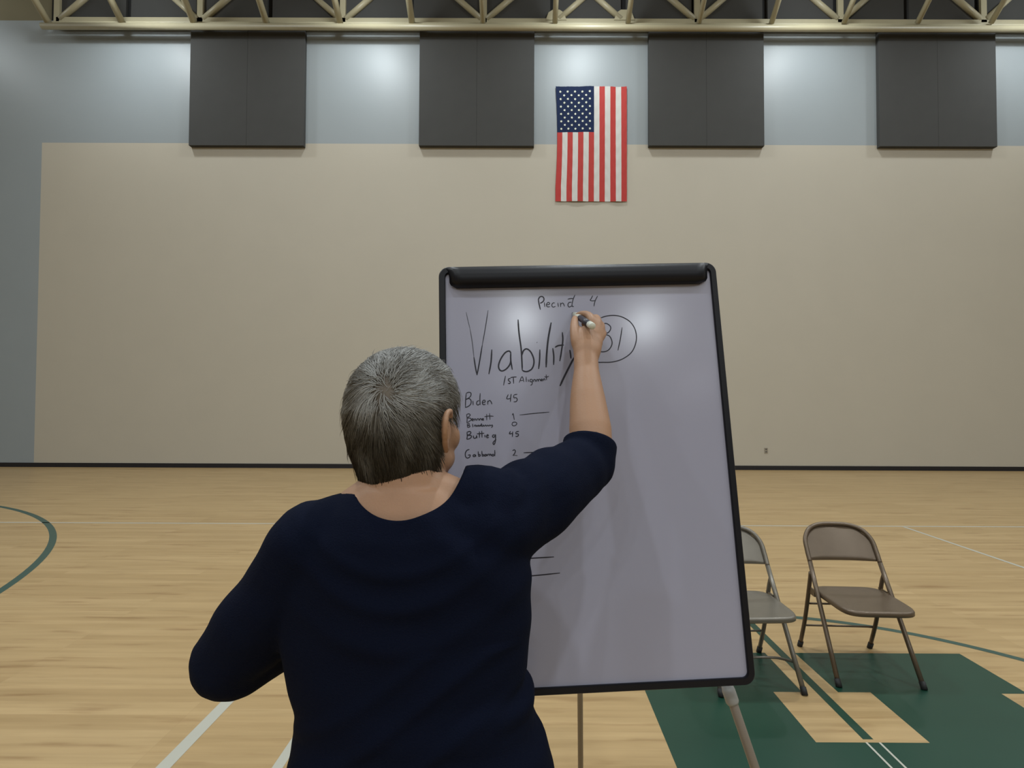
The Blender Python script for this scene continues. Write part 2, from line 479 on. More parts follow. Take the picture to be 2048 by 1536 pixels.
def star(u, v, r):
    ps = []
    for k in range(10):
        a = math.pi / 2 + k * math.pi / 5; q = r if k % 2 == 0 else r * 0.5
        # the flag hangs turned a quarter, so the stars point sideways
        ps.append(bm.verts.new(fpt(u + q * math.sin(a) / FW, v + q * math.cos(a) / FH, 0.006)))
    c0 = bm.verts.new(fpt(u, v, 0.006))
    for k in range(10):
        f = bm.faces.new((c0, ps[k], ps[(k + 1) % 10])); f.material_index = 3
for r_ in range(11):
    n = 5 if r_ % 2 == 0 else 4
    for k in range(n):
        u = cu * ((0.115 + k * 0.193) if n == 5 else (0.212 + k * 0.193))
        star(u, cv * (0.115 + r_ * 0.081), 0.030)
flag = obj('flag', bm, [M_RED, M_WHITE, M_BLUE, M_STAR], None, True)
tag(flag, 'american flag hung vertically high on the gym wall, stars at top left', 'flag')

# ---------------------------------------------------------------- folding chairs
def make_chair(name, mt, loc, rz, label, brace):
    root = empty(name, (0, 0, 0), label, 'folding chair', 'metal folding chairs behind the whiteboard')
    FX, RX = 0.214, 0.205
    def tub_y(z): return -0.235 + 0.36 * z / 0.565
    def fx(z): return 0.214 - 0.016 * min(1, z / 0.565)
    # legs that run up into the back hoop
    for s in (-1, 1):
        bm = bmesh.new(); tube(bm, [(s * fx(z), tub_y(z), z) for z in (0.012, 0.2, 0.4, 0.545)], 0.0125, 12)
        lg = obj('front_leg', bm, mt, root, True)
        bm = bmesh.new(); tube(bm, [(s * FX, tub_y(0) - 0.001, 0.0), (s * FX, tub_y(0.03), 0.032)], 0.0155, 12); obj('rubber_foot', bm, M_RUB, lg, True)
        bm = bmesh.new(); tube(bm, catmull([(s * RX, 0.235, 0.012), (s * RX, 0.165, 0.2), (s * (RX - 0.002), 0.11, 0.42), (s * (RX + 0.001), 0.088, 0.49)], 4), 0.0115, 12)
        lg = obj('rear_leg', bm, mt, root, True)
        bm = bmesh.new(); tube(bm, [(s * RX, 0.241, 0.0), (s * RX, 0.225, 0.034)], 0.0150, 12); obj('rubber_foot', bm, M_RUB, lg, True)
    pts = [(-0.1985, tub_y(0.545), 0.545), (-0.1985, tub_y(0.60), 0.60), (-0.192, tub_y(0.66), 0.66), (-0.155, tub_y(0.71) + 0.004, 0.71),
           (-0.09, tub_y(0.733) + 0.014, 0.733), (0, tub_y(0.737) + 0.020, 0.737)]
    pts = pts + [(-x, y, z) for x, y, z in pts[-2::-1]]
    bm = bmesh.new(); tube(bm, catmull(pts, 6), 0.0125, 12); obj('back_hoop', bm, mt, root, True)
    # pressed back panel
    bm = bmesh.new(); n = 28; rows = []
    for j in range(9):
        row = []
        for i in range(n + 1):
            u = -1 + 2 * i / n
            top = 0.730 - 0.085 * max(0, (abs(u) - 0.42) / 0.58) ** 2.4
            z = 0.552 + (top - 0.552) * j / 8
            x = u * 0.196
            x *= 1 - 0.06 * max(0, z - 0.63) / 0.08
            row.append(bm.verts.new((x, tub_y(z) + 0.016 * (1 - u * u) + 0.004, z)))
        rows.append(row)
    for j in range(8):
        for i in range(n): bm.faces.new((rows[j][i], rows[j][i + 1], rows[j + 1][i + 1], rows[j + 1][i]))
    bp = obj('back_panel', bm, mt, root, True)
    s_ = bp.modifiers.new('solid', 'SOLIDIFY'); s_.thickness = 0.005
    # seat pan: domed sheet with a rolled lip
    def outline(k, N, shrink):
        t = 2 * math.pi * k / N; c, s = math.cos(t), math.sin(t); e = 5.5
        x = math.copysign(abs(c) ** (2 / e), c); y = math.copysign(abs(s) ** (2 / e), s)
        wd = (0.194 - 0.004 * (1 - y)) - shrink
        return x * wd, -0.065 + y * (0.205 - shrink)
    bm = bmesh.new(); N_ = 56; rings = []
    for (sh, dz) in ((0.004, -0.028), (0.0, -0.024), (0.0, -0.008), (0.004, -0.001), (0.012, 0.0), (0.03, -0.004), (0.07, -0.008), (0.12, -0.010), (0.18, -0.011)):
        rg = []
        for k in range(N_):
            x, y = outline(k, N_, sh)
            rg.append(bm.verts.new((x, y, 0.402 + dz - 0.02 * max(0, (y + 0.05)) )))
        rings.append(rg)
    for a, b2 in zip(rings[:-1], rings[1:]):
        for k in range(N_): bm.faces.new((a[k], a[(k + 1) % N_], b2[(k + 1) % N_], b2[k]))
    bm.faces.new(rings[-1]); bm.faces.new(rings[0][::-1])
    obj('seat', bm, mt, root, True)
    for s in (-1, 1):      # hinge bracket beside the seat
        bm = bmesh.new(); box(bm, s * 0.2 - 0.004, s * 0.2 + 0.004, 0.05, 0.13, 0.362, 0.40); obj('hinge_bracket', bm, mt, root)
    def ry(z): return 0.235 - 0.125 * z / 0.42
    for z in (0.145, 0.29):
        bm = bmesh.new(); tube(bm, [(-RX, ry(z), z), (RX, ry(z), z)], 0.006, 8); obj('rear_stretcher', bm, mt, root, True)
    if brace:
        z = 0.125
        bm = bmesh.new(); tube(bm, catmull([(-FX, tub_y(z), z), (-FX + 0.02, tub_y(z) + 0.05, z - 0.01), (-FX + 0.07, tub_y(z) + 0.09, z - 0.015), (0, tub_y(z) + 0.10, z - 0.016),
                                            (FX - 0.07, tub_y(z) + 0.09, z - 0.015), (FX - 0.02, tub_y(z) + 0.05, z - 0.01), (FX, tub_y(z), z)], 5), 0.007, 8)
        obj('front_brace', bm, mt, root, True)
    root.location = loc; root.rotation_euler = (0, 0, rz)
    return root
make_chair('folding_chair', M_CHB, (1.875, 3.125, 0.001), math.radians(-3.0), 'brown metal folding chair standing fully in view right of the whiteboard', False)
make_chair('folding_chair', M_CHG, (1.205, 3.045, 0.001), math.radians(2.5), 'grey-beige metal folding chair half hidden behind the whiteboard edge', True)

# ---------------------------------------------------------------- whiteboard easel
BC = Vector((0.16097, 1.33913, 1.33697)); BW, BH = 0.72, 1.0264
yw, tl, rl = 0.04052, -0.1445, -0.03172
BM = Matrix.Rotation(yw, 3, 'Z') @ Matrix.Rotation(tl, 3, 'X') @ Matrix.Rotation(rl, 3, 'Y')
def B(x, y, z): return BC + BM @ Vector((x, y, z))       # board space: x right, y away, z up; front face of the frame at y=0
BN = BM @ Vector((0, -1, 0))
def onboard(px, py, lift=0.0):
    r = ray(px, py); o0 = B(0, 0.008, 0); t = (o0 - CAMP).dot(BN) / r.dot(BN)
    return CAMP + r * t + BN * lift
easel = empty('whiteboard_easel', (BC.x, 1.45, 0), 'portable whiteboard on a grey tripod easel with handwritten vote tallies', 'whiteboard easel')
def rrect(hw, hh, r, n=8):
    out = []
    for (cx_, cz_, a0) in ((hw - r, hh - r, 0), (-hw + r, hh - r, 90), (-hw + r, -hh + r, 180), (hw - r, -hh + r, 270)):
        for k in range(n + 1):
            a = math.radians(a0 + 90 * k / n); out.append((cx_ + r * math.cos(a), cz_ + r * math.sin(a)))
    return out
bm = bmesh.new()
o1 = rrect(BW / 2, BH / 2, 0.026); i1 = rrect(BW / 2 - 0.0165, BH / 2 - 0.0165, 0.013)
prof = [(o1, 0.024), (o1, 0.004), ([(x * 0.994, z * 0.996) for x, z in o1], 0.0), ([(x * 1.004, z * 1.003) for x, z in i1], 0.0), (i1, 0.003), (i1, 0.024)]
rg = [[bm.verts.new(B(x, y, z)) for x, z in ring] for ring, y in prof]
n = len(o1)
for a, b2 in zip(rg, rg[1:] + rg[:1]):
    for k in range(n): bm.faces.new((a[k], a[(k + 1) % n], b2[(k + 1) % n], b2[k]))
obj('frame', bm, M_FRAME, easel)
bm = bmesh.new(); hw, hh = BW / 2 - 0.012, BH / 2 - 0.012
vs = [bm.verts.new(B(x, y, z)) for x, y, z in ((-hw, .008, -hh), (hw, .008, -hh), (hw, .008, hh), (-hw, .008, hh), (-hw, .02, -hh), (hw, .02, -hh), (hw, .02, hh), (-hw, .02, hh))]
for q in ((0, 1, 2, 3), (7, 6, 5, 4), (0, 4, 5, 1), (1, 5, 6, 2), (2, 6, 7, 3), (3, 7, 4, 0)): bm.faces.new([vs[i] for i in q])
panel = obj('writing_surface', bm, M_BOARD, easel)
# clamp bar along the top, rounded lower corners, bulging face
bm = bmesh.new(); rows = []
tz, bz = BH / 2 - 0.003, BH / 2 - 0.058
prof = [(0.006, tz), (-0.006, tz - 0.001), (-0.016, tz - 0.010), (-0.021, tz - 0.026), (-0.021, tz - 0.042), (-0.016, bz + 0.006), (-0.010, bz), (0.006, bz)]
nx = 40
for i in range(nx + 1):
    u = -1 + 2 * i / nx
    row = []
    for (y, z) in prof:
        t = (tz - z) / (tz - bz)
        half = 0.3325 + 0.012 * (1 - min(1, t * 4))
        if t > 0.72: half -= 0.018 * (1 - math.sqrt(max(0, 1 - ((t - 0.72) / 0.28) ** 2)))
        fade = 1 - max(0, (abs(u) - 0.94) / 0.06) ** 2
        row.append(bm.verts.new(B(u * half, 0.006 + (y - 0.006) * (0.35 + 0.65 * fade), z)))
    rows.append(row)
for i in range(nx):
    for j in range(len(prof) - 1): bm.faces.new((rows[i][j], rows[i][j + 1], rows[i + 1][j + 1], rows[i + 1][j]))
bm.faces.new(rows[0]); bm.faces.new(rows[-1][::-1])
obj('paper_clamp', bm, M_FRAME, easel, True)
# legs
def leg(name, a, b_, r0, parent=easel):
    bm = bmesh.new(); tube(bm, [a, b_], r0, 16); return obj(name, bm, M_ALU, parent, True)
def bplane(px, py, y):      # where the view ray meets the plane lying y behind the board face
    r_ = ray(px, py); o0 = B(0, y, 0); t = (o0 - CAMP).dot(BN) / r_.dot(BN); return CAMP + r_ * t
BMi = BM.transposed()
k0 = BMi @ (bplane(1461, 1392, 0.042) - BC); e0_ = BMi @ (bplane(1510, 1536, 0.042) - BC)
for s in (1, -1):
    ka, ea = B(s * k0.x, k0.y, k0.z), B(s * e0_.x, e0_.y, e0_.z)
    d = (ea - ka).normalized(); foot = ka + d * ((0.013 - ka.z) / d.z); top = ka - d * 0.60
    l1 = leg('leg', top, foot, 0.0108)
    bm = bmesh.new(); tube(bm, [ka - d * 0.03, ka - d * 0.012, ka + d * 0.012, ka + d * 0.018], [0.0120, 0.0155, 0.0155, 0.0128], 16); obj('height_collar', bm, M_KNOB, l1, True)
    bm = bmesh.new(); tube(bm, [foot - d * 0.03, foot + d * 0.004], 0.0145, 12); obj('rubber_foot', bm, M_RUB, l1, True)
a = P(1158, 1100, 1.86); b_ = P(1161, 1500, 2.02); d3 = (b_ - a).normalized(); ft = b_ + d3 * ((0.013 - b_.z) / d3.z); tp = a + d3 * ((1.72 - a.z) / d3.z)
tp.y = max(tp.y, 1.52)
l3 = leg('leg', tp, ft, 0.0098)
bm = bmesh.new(); tube(bm, [ft - d3 * 0.03, ft + d3 * 0.004], 0.0135, 12); obj('rubber_foot', bm, M_RUB, l3, True)
bm = bmesh.new(); cb = [B(-0.22, 0.026, 0.30), B(0.22, 0.026, 0.30), B(0.22, 0.05, 0.30), B(-0.22, 0.05, 0.30), B(-0.22, 0.026, 0.35), B(0.22, 0.026, 0.35), B(0.22, 0.05, 0.35), B(-0.22, 0.05, 0.35)]
vs = [bm.verts.new(c) for c in cb]
for q in ((0, 3, 2, 1), (4, 5, 6, 7), (0, 1, 5, 4), (1, 2, 6, 5), (2, 3, 7, 6), (3, 0, 4, 7)): bm.faces.new([vs[i] for i in q])
obj('rear_bracket', bm, M_ALU, easel)

# handwriting, traced as marker strokes on the board plane
def A_(x, y): return (900 + x / 5.12, 560 + y / 5.12)
def B_(x, y): return (900 + x / 6.827, 770 + y / 6.827)
strokes = {}
WORD = ''
def S(tr, wd, *lines, mi=0):
    for l in lines: strokes.setdefault(WORD, []).append(([tr(*q) for q in l], wd, mi))
W1, W2, W3 = 2.5, 1.75, 1.4
WORD = 'the word Precinct|the digit 4 after Precinct'
S(A_, 2.1, [(903, 192), (912, 245), (926, 305)], [(903, 205), (918, 176), (945, 170), (962, 190), (957, 215), (938, 232), (922, 238)])
S(A_, 1.5, [(965, 228), (971, 277)], [(985, 256), (1012, 252), (1020, 238), (1005, 230), (988, 250), (995, 274), (1024, 274)], [(1074, 236), (1054, 236), (1042, 258), (1054, 278), (1082, 270)],
  [(1104, 232), (1110, 276)], [(1130, 232), (1134, 277)], [(1133, 250), (1150, 236), (1163, 246), (1172, 272)],
  [(1245, 228), (1218, 232), (1207, 256), (1220, 277), (1250, 264)], [(1280, 152), (1262, 195), (1250, 245), (1252, 270), (1268, 272)], [(1205, 197), (1236, 190), (1266, 192)],
  [(1462, 160), (1446, 190), (1436, 208), (1460, 214), (1494, 210)], [(1512, 163), (1492, 200), (1480, 235), (1474, 270)])
WORD = 'large word Viability'
S(A_, 1.1, [(165, 330), (185, 420), (205, 500)], mi=1)
S(A_, 1.3, [(205, 500), (228, 640), (245, 790)], mi=1)
S(A_, 2.2, [(245, 790), (260, 890), (277, 975)])
S(A_, 2.1, [(277, 975), (300, 850), (330, 670)]); S(A_, 1.3, [(330, 670), (362, 490), (390, 310)], mi=0)
S(A_, W1, [(428, 712), (420, 840), (398, 965)], [(624, 748), (605, 728), (565, 745), (522, 805), (498, 870), (505, 915), (535, 932), (580, 908), (615, 860), (625, 800)], [(622, 735), (622, 820), (638, 920)],
  [(697, 405), (706, 540), (728, 700), (736, 830), (740, 925)], [(735, 775), (752, 725), (785, 706), (825, 735), (855, 800), (858, 860), (838, 910), (800, 935), (765, 937), (740, 925)],
  [(920, 712), (917, 820), (907, 912)], [(889, 638), (892, 642)], [(1052, 698), (1062, 780), (1061, 870)], [(1150, 535), (1155, 620), (1141, 730), (1124, 832)],
  [(1075, 690), (1110, 672), (1166, 666)], [(1226, 715), (1234, 760), (1238, 805)])
S(A_, 3.0, [(1036, 435), (1006, 600), (990, 760), (984, 895)], [(1270, 795), (1225, 880), (1165, 1000), (1126, 1086)])
WORD = 'circled number 31'
S(A_, W2, [(1540, 390), (1600, 370), (1680, 363), (1760, 378), (1840, 425), (1890, 495), (1909, 580), (1895, 670), (1850, 750), (1760, 812), (1660, 840), (1570, 843), (1500, 838), (1440, 790), (1410, 700), (1405, 600), (1435, 480), (1485, 420), (1540, 390)],
  [(1560, 452), (1600, 445), (1638, 470), (1645, 500), (1625, 535), (1588, 555), (1630, 572), (1655, 615), (1658, 660), (1632, 708), (1590, 733), (1530, 735)], [(1762, 485), (1745, 600), (1719, 722)])
WORD = 'the word 1st|the word Alignment'
S(A_, W2, [(568, 982), (548, 1080)], [(622, 1010), (602, 1012), (598, 1028), (616, 1044), (612, 1060), (592, 1060)], [(648, 990), (652, 1062)], [(618, 1000), (650, 995), (682, 993)])
S(A_, W3, [(708, 1052), (738, 990), (757, 1046)], [(716, 1031), (752, 1027)], [(779, 990), (781, 1046)], [(801, 1018), (803, 1044)], [(841, 1018), (822, 1020), (820, 1040), (840, 1042), (843, 1018), (840, 1068), (822, 1078)],
  [(855, 1045), (858, 1022), (873, 1022), (876, 1043)], [(885, 1042), (888, 1022), (900, 1020), (903, 1038), (908, 1020), (922, 1018), (925, 1036)], [(934, 1029), (948, 1022), (938, 1014), (931, 1030), (950, 1034)],
  [(957, 1034), (959, 1014), (970, 1014), (973, 1030)], [(984, 968), (989, 1026)], [(966, 990), (988, 994), (1012, 986)])
WORD = 'the name Biden|the number 45 beside Biden'
S(B_, 1.6, [(222, 110), (214, 200), (210, 304)], [(222, 112), (258, 100), (286, 112), (282, 150), (252, 180), (218, 196), (262, 186), (288, 215), (282, 262), (246, 294), (206, 308)], [(312, 215), (316, 276)],
  [(398, 212), (370, 226), (364, 258), (382, 274), (408, 256)], [(412, 112), (408, 200), (413, 274)], [(444, 242), (478, 232), (476, 210), (453, 212), (441, 242), (454, 268), (486, 264)], [(514, 214), (517, 270)], [(516, 232), (540, 212), (558, 226), (574, 264)],
  [(796, 128), (774, 184), (800, 190), (834, 180)], [(836, 122), (828, 170), (824, 232)], [(872, 134), (920, 127)], [(872, 136), (872, 174), (902, 174), (918, 198), (904, 226), (868, 230)])
WORD = 'lines Bennett 1 and Bloomberg 0'
S(B_, 1.4, [(226, 402), (234, 460), (230, 522)], [(226, 402), (260, 394), (276, 414), (240, 450), (276, 452), (290, 474), (264, 496), (234, 516)], [(300, 480), (320, 472), (308, 458), (297, 480), (320, 492)], [(332, 490), (334, 466), (350, 465), (355, 488)],
  [(368, 488), (371, 464), (390, 462), (395, 486)], [(405, 485), (409, 462), (424, 460), (430, 484)], [(440, 475), (459, 468), (448, 457), (437, 474), (462, 485)], [(500, 395), (502, 482)], [(540, 385), (546, 476)], [(470, 432), (530, 424), (596, 426)],
  [(862, 385), (870, 430), (878, 478)], [(848, 412), (862, 386)], [(950, 410), (1150, 388), (1356, 370)],
  [(236, 526), (239, 580)], [(236, 530), (262, 528), (258, 548), (240, 553), (270, 556), (268, 572), (240, 580)], [(308, 528), (312, 578)],
  [(330, 570), (336, 550), (350, 548), (355, 568), (370, 550), (380, 566), (392, 546), (400, 565), (415, 548), (420, 562), (430, 528), (435, 562), (452, 560), (450, 545), (470, 562), (485, 546), (500, 562), (515, 548), (530, 560), (545, 546), (556, 556), (576, 546), (580, 566), (562, 582)],
  [(846, 528), (862, 510), (895, 508), (912, 525), (900, 548), (870, 558), (850, 546), (846, 528)])
WORD = 'the name Buttieg|the number 45 beside Buttieg'
S(B_, 1.7, [(232, 640), (236, 700), (228, 742)], [(232, 645), (268, 634), (285, 650), (270, 674), (240, 686), (284, 690), (292, 710), (268, 732), (228, 743)], [(320, 690), (322, 718), (340, 728), (360, 714), (363, 690), (368, 728)], [(402, 634), (402, 722)],
  [(434, 625), (437, 718)], [(366, 668), (420, 662), (468, 658)], [(476, 680), (479, 716)], [(502, 700), (524, 690), (512, 678), (499, 698), (506, 718), (532, 714)],
  [(612, 682), (588, 684), (580, 704), (597, 715), (616, 694), (621, 680), (622, 740), (612, 796), (596, 812), (588, 790), (604, 766), (632, 746)],
  [(826, 630), (812, 666), (852, 660)], [(856, 635), (851, 710)], [(900, 640), (942, 632)], [(900, 642), (900, 664), (926, 666), (935, 685), (918, 702), (894, 702)])
WORD = 'line Gabbard 2'
S(B_, 1.6, [(266, 880), (232, 892), (210, 930), (212, 975), (236, 998), (268, 984), (276, 956), (244, 958)], [(346, 950), (322, 954), (315, 970), (334, 979), (348, 956), (353, 980)], [(385, 905), (389, 976)], [(388, 952), (408, 950), (412, 968), (388, 976)],
  [(435, 900), (439, 974)], [(438, 952), (456, 950), (460, 966), (438, 974)], [(494, 946), (474, 952), (472, 968), (490, 968), (498, 948), (501, 971)], [(514, 970), (517, 948), (536, 944)], [(540, 970), (542, 948), (556, 946), (560, 966)], [(600, 945), (575, 950), (572, 966), (592, 968), (606, 950)], [(612, 888), (613, 972)],
  [(853, 897), (878, 885), (893, 903), (882, 935), (858, 965)], [(1005, 925), (1100, 921), (1200, 918)], [(240, 1138), (240, 1185)], [(270, 1145), (262, 1175)])
S(B_, 1.1, [(858, 965), (890, 960), (924, 965)], mi=1)
WORD = 'ruled dashes lower down'
S(lambda x, y: (x, y), 1.8, [(1030, 1118.5), (1070, 1116), (1108, 1113.8)], [(1030, 1153.5), (1068, 1151.2), (1120, 1146)])
def bbox(pl): return min(q[0] for q in pl), max(q[0] for q in pl), min(q[1] for q in pl), max(q[1] for q in pl)
def clusters(sts, gap=7.5):
    cl = []
    for s in sts:
        x0, x1, y0, y1 = bbox(s[0]); near = []
        for c in cl:
            if any(bx[0] - gap < x1 and bx[1] + gap > x0 and bx[2] - gap < y1 and bx[3] + gap > y0 for bx in (bbox(t[0]) for t in c)): near.append(c)
        new = [s]
        for c in near: new = c + new; cl.remove(c)
        cl.append(new)
    return sorted(cl, key=lambda c: (round(bbox(c[0][0])[2] / 15) if len(cl) > 3 else 0, min(bbox(t[0])[0] for t in c)))
for words, all_sts in strokes.items():
    cl = clusters(all_sts, 20 if 'Viability' in words or 'circled' in words else 7.5); nm = words.split('|')
    for wi, sts in enumerate(cl):
        word = nm[wi] if len(nm) == len(cl) else nm[0]
        bm = bmesh.new()
        for q, (pl, wd, mi) in enumerate(sts):
            W3d = [onboard(x, y, 0.0003 + 0.00001 * (q % 20)) for x, y in pl]
            ps = catmull(W3d, 5); n = len(ps); prev = None
            for i, p in enumerate(ps):
                t = (ps[min(i + 1, n - 1)] - ps[max(i - 1, 0)]).normalized(); s = t.cross(BN).normalized()
                hwid = wd * 1.22 * 1.38 / FPX / 2 * (0.6 + 0.4 * min(1, i / 2, (n - 1 - i) / 2) if n > 4 else 1)
                e = (bm.verts.new(p + s * hwid), bm.verts.new(p - s * hwid))
                if prev: f = bm.faces.new((prev[0], e[0], e[1], prev[1])); f.material_index = mi
                prev = e
        ho = obj('handwriting', bm, [M_INK, M_INKF], panel)
        ho['label'] = 'black marker writing, ' + word

# ---------------------------------------------------------------- the person
HC = Vector((-0.205, 0.957, 1.466))                     # middle of the skull
HR = Matrix.Rotation(math.radians(-29), 3, 'Z') @ Matrix.Rotation(math.radians(6), 3, 'X') @ Matrix.Rotation(math.radians(-3), 3, 'Y')
def Hh(x, y, z): return HC + HR @ Vector((x, y, z))
SR = Vector((-0.045, 0.935, 1.305)); ER = P(1180, 918, 1.12); WR = P(1172, 722, 1.25)
SL = Vector((-0.345, 0.90, 1.262)); EL = P(470, 1314, 0.95); WL = Vector((-0.31, 1.11, 1.12))
body = bmesh.new()
# head, neck
ellipsoid(body, Hh(0, -0.005, 0.015), (0.080, 0.098, 0.092), HR, 28)
ellipsoid(body, Hh(0, 0.028, -0.035), (0.066, 0.064, 0.085), HR, 24)
ellipsoid(body, Hh(0, 0.052, -0.098), (0.040, 0.034, 0.026), HR)
ellipsoid(body, Hh(0.040, 0.022, -0.080), (0.026, 0.045, 0.028), HR)
ellipsoid(body, Hh(-0.040, 0.022, -0.080), (0.026, 0.045, 0.028), HR)
ellipsoid(body, Hh(0.040, 0.055, -0.045), (0.026, 0.028, 0.030), HR)
ellipsoid(body, Hh(-0.040, 0.055, -0.045), (0.026, 0.028, 0.030), HR)
limb(body, [Hh(0, 0.088, -0.008), Hh(0, 0.100, -0.028), Hh(0, 0.108, -0.046)], [0.008, 0.010, 0.012], 12)
ellipsoid(body, Hh(0.011, 0.098, -0.048), (0.008, 0.009, 0.007), HR, 10)
ellipsoid(body, Hh(-0.011, 0.098, -0.048), (0.008, 0.009, 0.007), HR, 10)
limb(body, [Hh(-0.022, 0.086, -0.076), Hh(0, 0.093, -0.073), Hh(0.022, 0.086, -0.076)], [0.003, 0.0045, 0.003], 10)
limb(body, [Hh(-0.019, 0.085, -0.083), Hh(0, 0.091, -0.083), Hh(0.019, 0.085, -0.083)], [0.004, 0.006, 0.004], 10)
limb(body, [Hh(-0.050, 0.076, 0.008), Hh(-0.028, 0.088, 0.014), Hh(0, 0.090, 0.008), Hh(0.028, 0.088, 0.014), Hh(0.050, 0.076, 0.008)], [0.006, 0.008, 0.007, 0.008, 0.006], 10)
for s in (-1, 1):       # eyelids
    limb(body, [Hh(s * 0.017, 0.080, -0.008), Hh(s * 0.031, 0.0875, -0.0015), Hh(s * 0.046, 0.076, -0.008)], [0.0045, 0.0055, 0.0045], 10)
    limb(body, [Hh(s * 0.017, 0.080, -0.011), Hh(s * 0.031, 0.0865, -0.0190), Hh(s * 0.046, 0.076, -0.012)], [0.0045, 0.0052, 0.0045], 10)
for s in (-1, 1):       # ears: rim, lobe, bowl
    e0 = Vector((s * 0.082, 0.004, -0.028))
    rim = [(0.0, -0.006, -0.030), (0.010, -0.018, -0.012), (0.016, -0.022, 0.012), (0.014, -0.012, 0.030), (0.008, 0.006, 0.033), (0.002, 0.014, 0.020)]
    limb(body, [Hh(e0.x + s * x, e0.y + y, e0.z + z) for x, y, z in rim], [0.007, 0.0055, 0.0055, 0.0055, 0.0055, 0.0045], 10)
    ellipsoid(body, Hh(e0.x + s * 0.004, e0.y - 0.006, e0.z + 0.004), (0.006, 0.014, 0.026), HR, 12)
limb(body, [Hh(0, -0.028, -0.035), (-0.200, 0.928, 1.375), (-0.195, 0.925, 1.30), (-0.195, 0.93, 1.24)], [(0.056, 0.056), (0.061, 0.056), (0.077, 0.066), (0.09, 0.07)], 28, up=(0, 1, 0))
# trapezius and shoulders
limb(body, [(-0.205, 0.925, 1.348), (-0.28, 0.918, 1.300), SL + Vector((0.01, 0, -0.005))], [0.05, 0.046, 0.050])
limb(body, [(-0.19, 0.925, 1.348), (-0.115, 0.93, 1.318), SR], [0.05, 0.046, 0.052])
stack(body, [(0.80, -0.168, 0.935, 0.170, 0.115, 0.105), (0.90, -0.168, 0.935, 0.178, 0.115, 0.098), (1.00, -0.178, 0.93, 0.166, 0.120, 0.098), (1.10, -0.190, 0.93, 0.175, 0.125, 0.102),
             (1.20, -0.195, 0.925, 0.180, 0.12, 0.098), (1.27, -0.193, 0.925, 0.165, 0.10, 0.090), (1.32, -0.193, 0.925, 0.125, 0.075, 0.074), (1.352, -0.195, 0.925, 0.075, 0.055, 0.060)], 40)
# legs and feet
for s, hx, kx, ax in ((-1, -0.262, -0.275, -0.285), (1, -0.080, -0.070, -0.065)):
    limb(body, [(hx, 0.93, 0.83), (kx, 0.945, 0.48), (ax, 0.925, 0.10)], [0.088, 0.085, 0.078, 0.062, 0.055, 0.052, 0.045, 0.036], 20)
    limb(body, [(ax, 0.925, 0.05), (ax + s * 0.01, 0.99, 0.036), (ax + s * 0.012, 1.06, 0.024)], [(0.030, 0.024), (0.034, 0.018), (0.028, 0.012)], 16)
# right arm, raised
fd = (WR - ER).normalized()
limb(body, [SR, SR.lerp(ER, 0.5), ER], [0.050, 0.046, 0.043, 0.040])
limb(body, [ER + Vector((0.004, 0, -0.006)), ER.lerp(WR, 0.28) + Vector((0.003, 0, 0)), ER.lerp(WR, 0.6), ER.lerp(WR, 0.88), WR + fd * 0.015], [(0.042, 0.042), (0.0445, 0.043), (0.038, 0.037), (0.0285, 0.026), (0.0275, 0.022)], 24, up=(0, 1, 0))
# right hand: palm with its back to the viewer, thumb on the left, fingers closed round the pen
limb(body, [P(1172, 722, 1.252), P(1174, 700, 1.264), P(1177, 678, 1.284), P(1188, 660, 1.300)], [(0.027, 0.020), (0.033, 0.021), (0.0360, 0.020), (0.0255, 0.0155)], 24, up=(0, 1, 0))
def finger(pts, r):
    limb(body, [P(*q) for q in pts], r, 14, 5)
finger([(1186, 662, 1.292), (1184, 642, 1.303), (1177, 631, 1.322), (1165, 628, 1.342), (1155, 631, 1.356)], [0.0112, 0.0115, 0.0100, 0.0088, 0.0078])
finger([(1191, 666, 1.285), (1195, 645, 1.308), (1191, 636, 1.338), (1178, 641, 1.358), (1168, 648, 1.356)], [0.0105, 0.0108, 0.010, 0.009, 0.008])
finger([(1194, 674, 1.285), (1202, 656, 1.308), (1200, 650, 1.338), (1186, 657, 1.354), (1175, 664, 1.348)], [0.010, 0.0102, 0.0095, 0.0088, 0.0078])
finger([(1196, 684, 1.280), (1205, 670, 1.300), (1205, 666, 1.326), (1193, 673, 1.340), (1183, 679, 1.334)], [0.0095, 0.0092, 0.0086, 0.008, 0.007])
finger([(1162, 706, 1.262), (1154, 684, 1.272), (1149.5, 664, 1.288), (1149, 648, 1.310), (1150, 637, 1.334)], [0.0150, 0.0150, 0.0120, 0.0105, 0.0085])
# left arm, elbow out, forearm across the front
limb(body, [SL, SL.lerp(EL, 0.5), EL], [0.056, 0.052, 0.046, 0.042])
limb(body, [EL, EL.lerp(WL, 0.3), EL.lerp(WL, 0.7), WL], [0.043, 0.043, 0.036, 0.027], 20)
ld = (WL - EL).normalized()
limb(body, [WL - ld * 0.01, WL + ld * 0.03, WL + ld * 0.075], [(0.027, 0.020), (0.038, 0.018), (0.038, 0.014)], 20)
for k, (off, ln) in enumerate(((0.03, 0.075), (0.011, 0.085), (-0.010, 0.08), (-0.029, 0.062))):
    b0 = WL + ld * 0.07 + Vector((0, 0, off)); sd = Vector((0.35, -0.9, 0)).normalized()
    limb(body, [b0, b0 + ld * ln * 0.45 + sd * 0.006 * 0, b0 + ld * ln * 0.75 + sd * 0.018, b0 + ld * ln * 0.8 + sd * 0.04], [0.0098, 0.0092, 0.0086, 0.0075], 12, 4)
limb(body, [WL + ld * 0.015 + Vector((0, 0, 0.02)), WL + ld * 0.045 + Vector((-0.008, 0, 0.048)), WL + ld * 0.075 + Vector((0, -0.01, 0.060))], [0.014, 0.012, 0.0095], 12, 4)
body = fused(body, 0.0036, 5)
person = obj('person', body, M_SKIN, None, True)
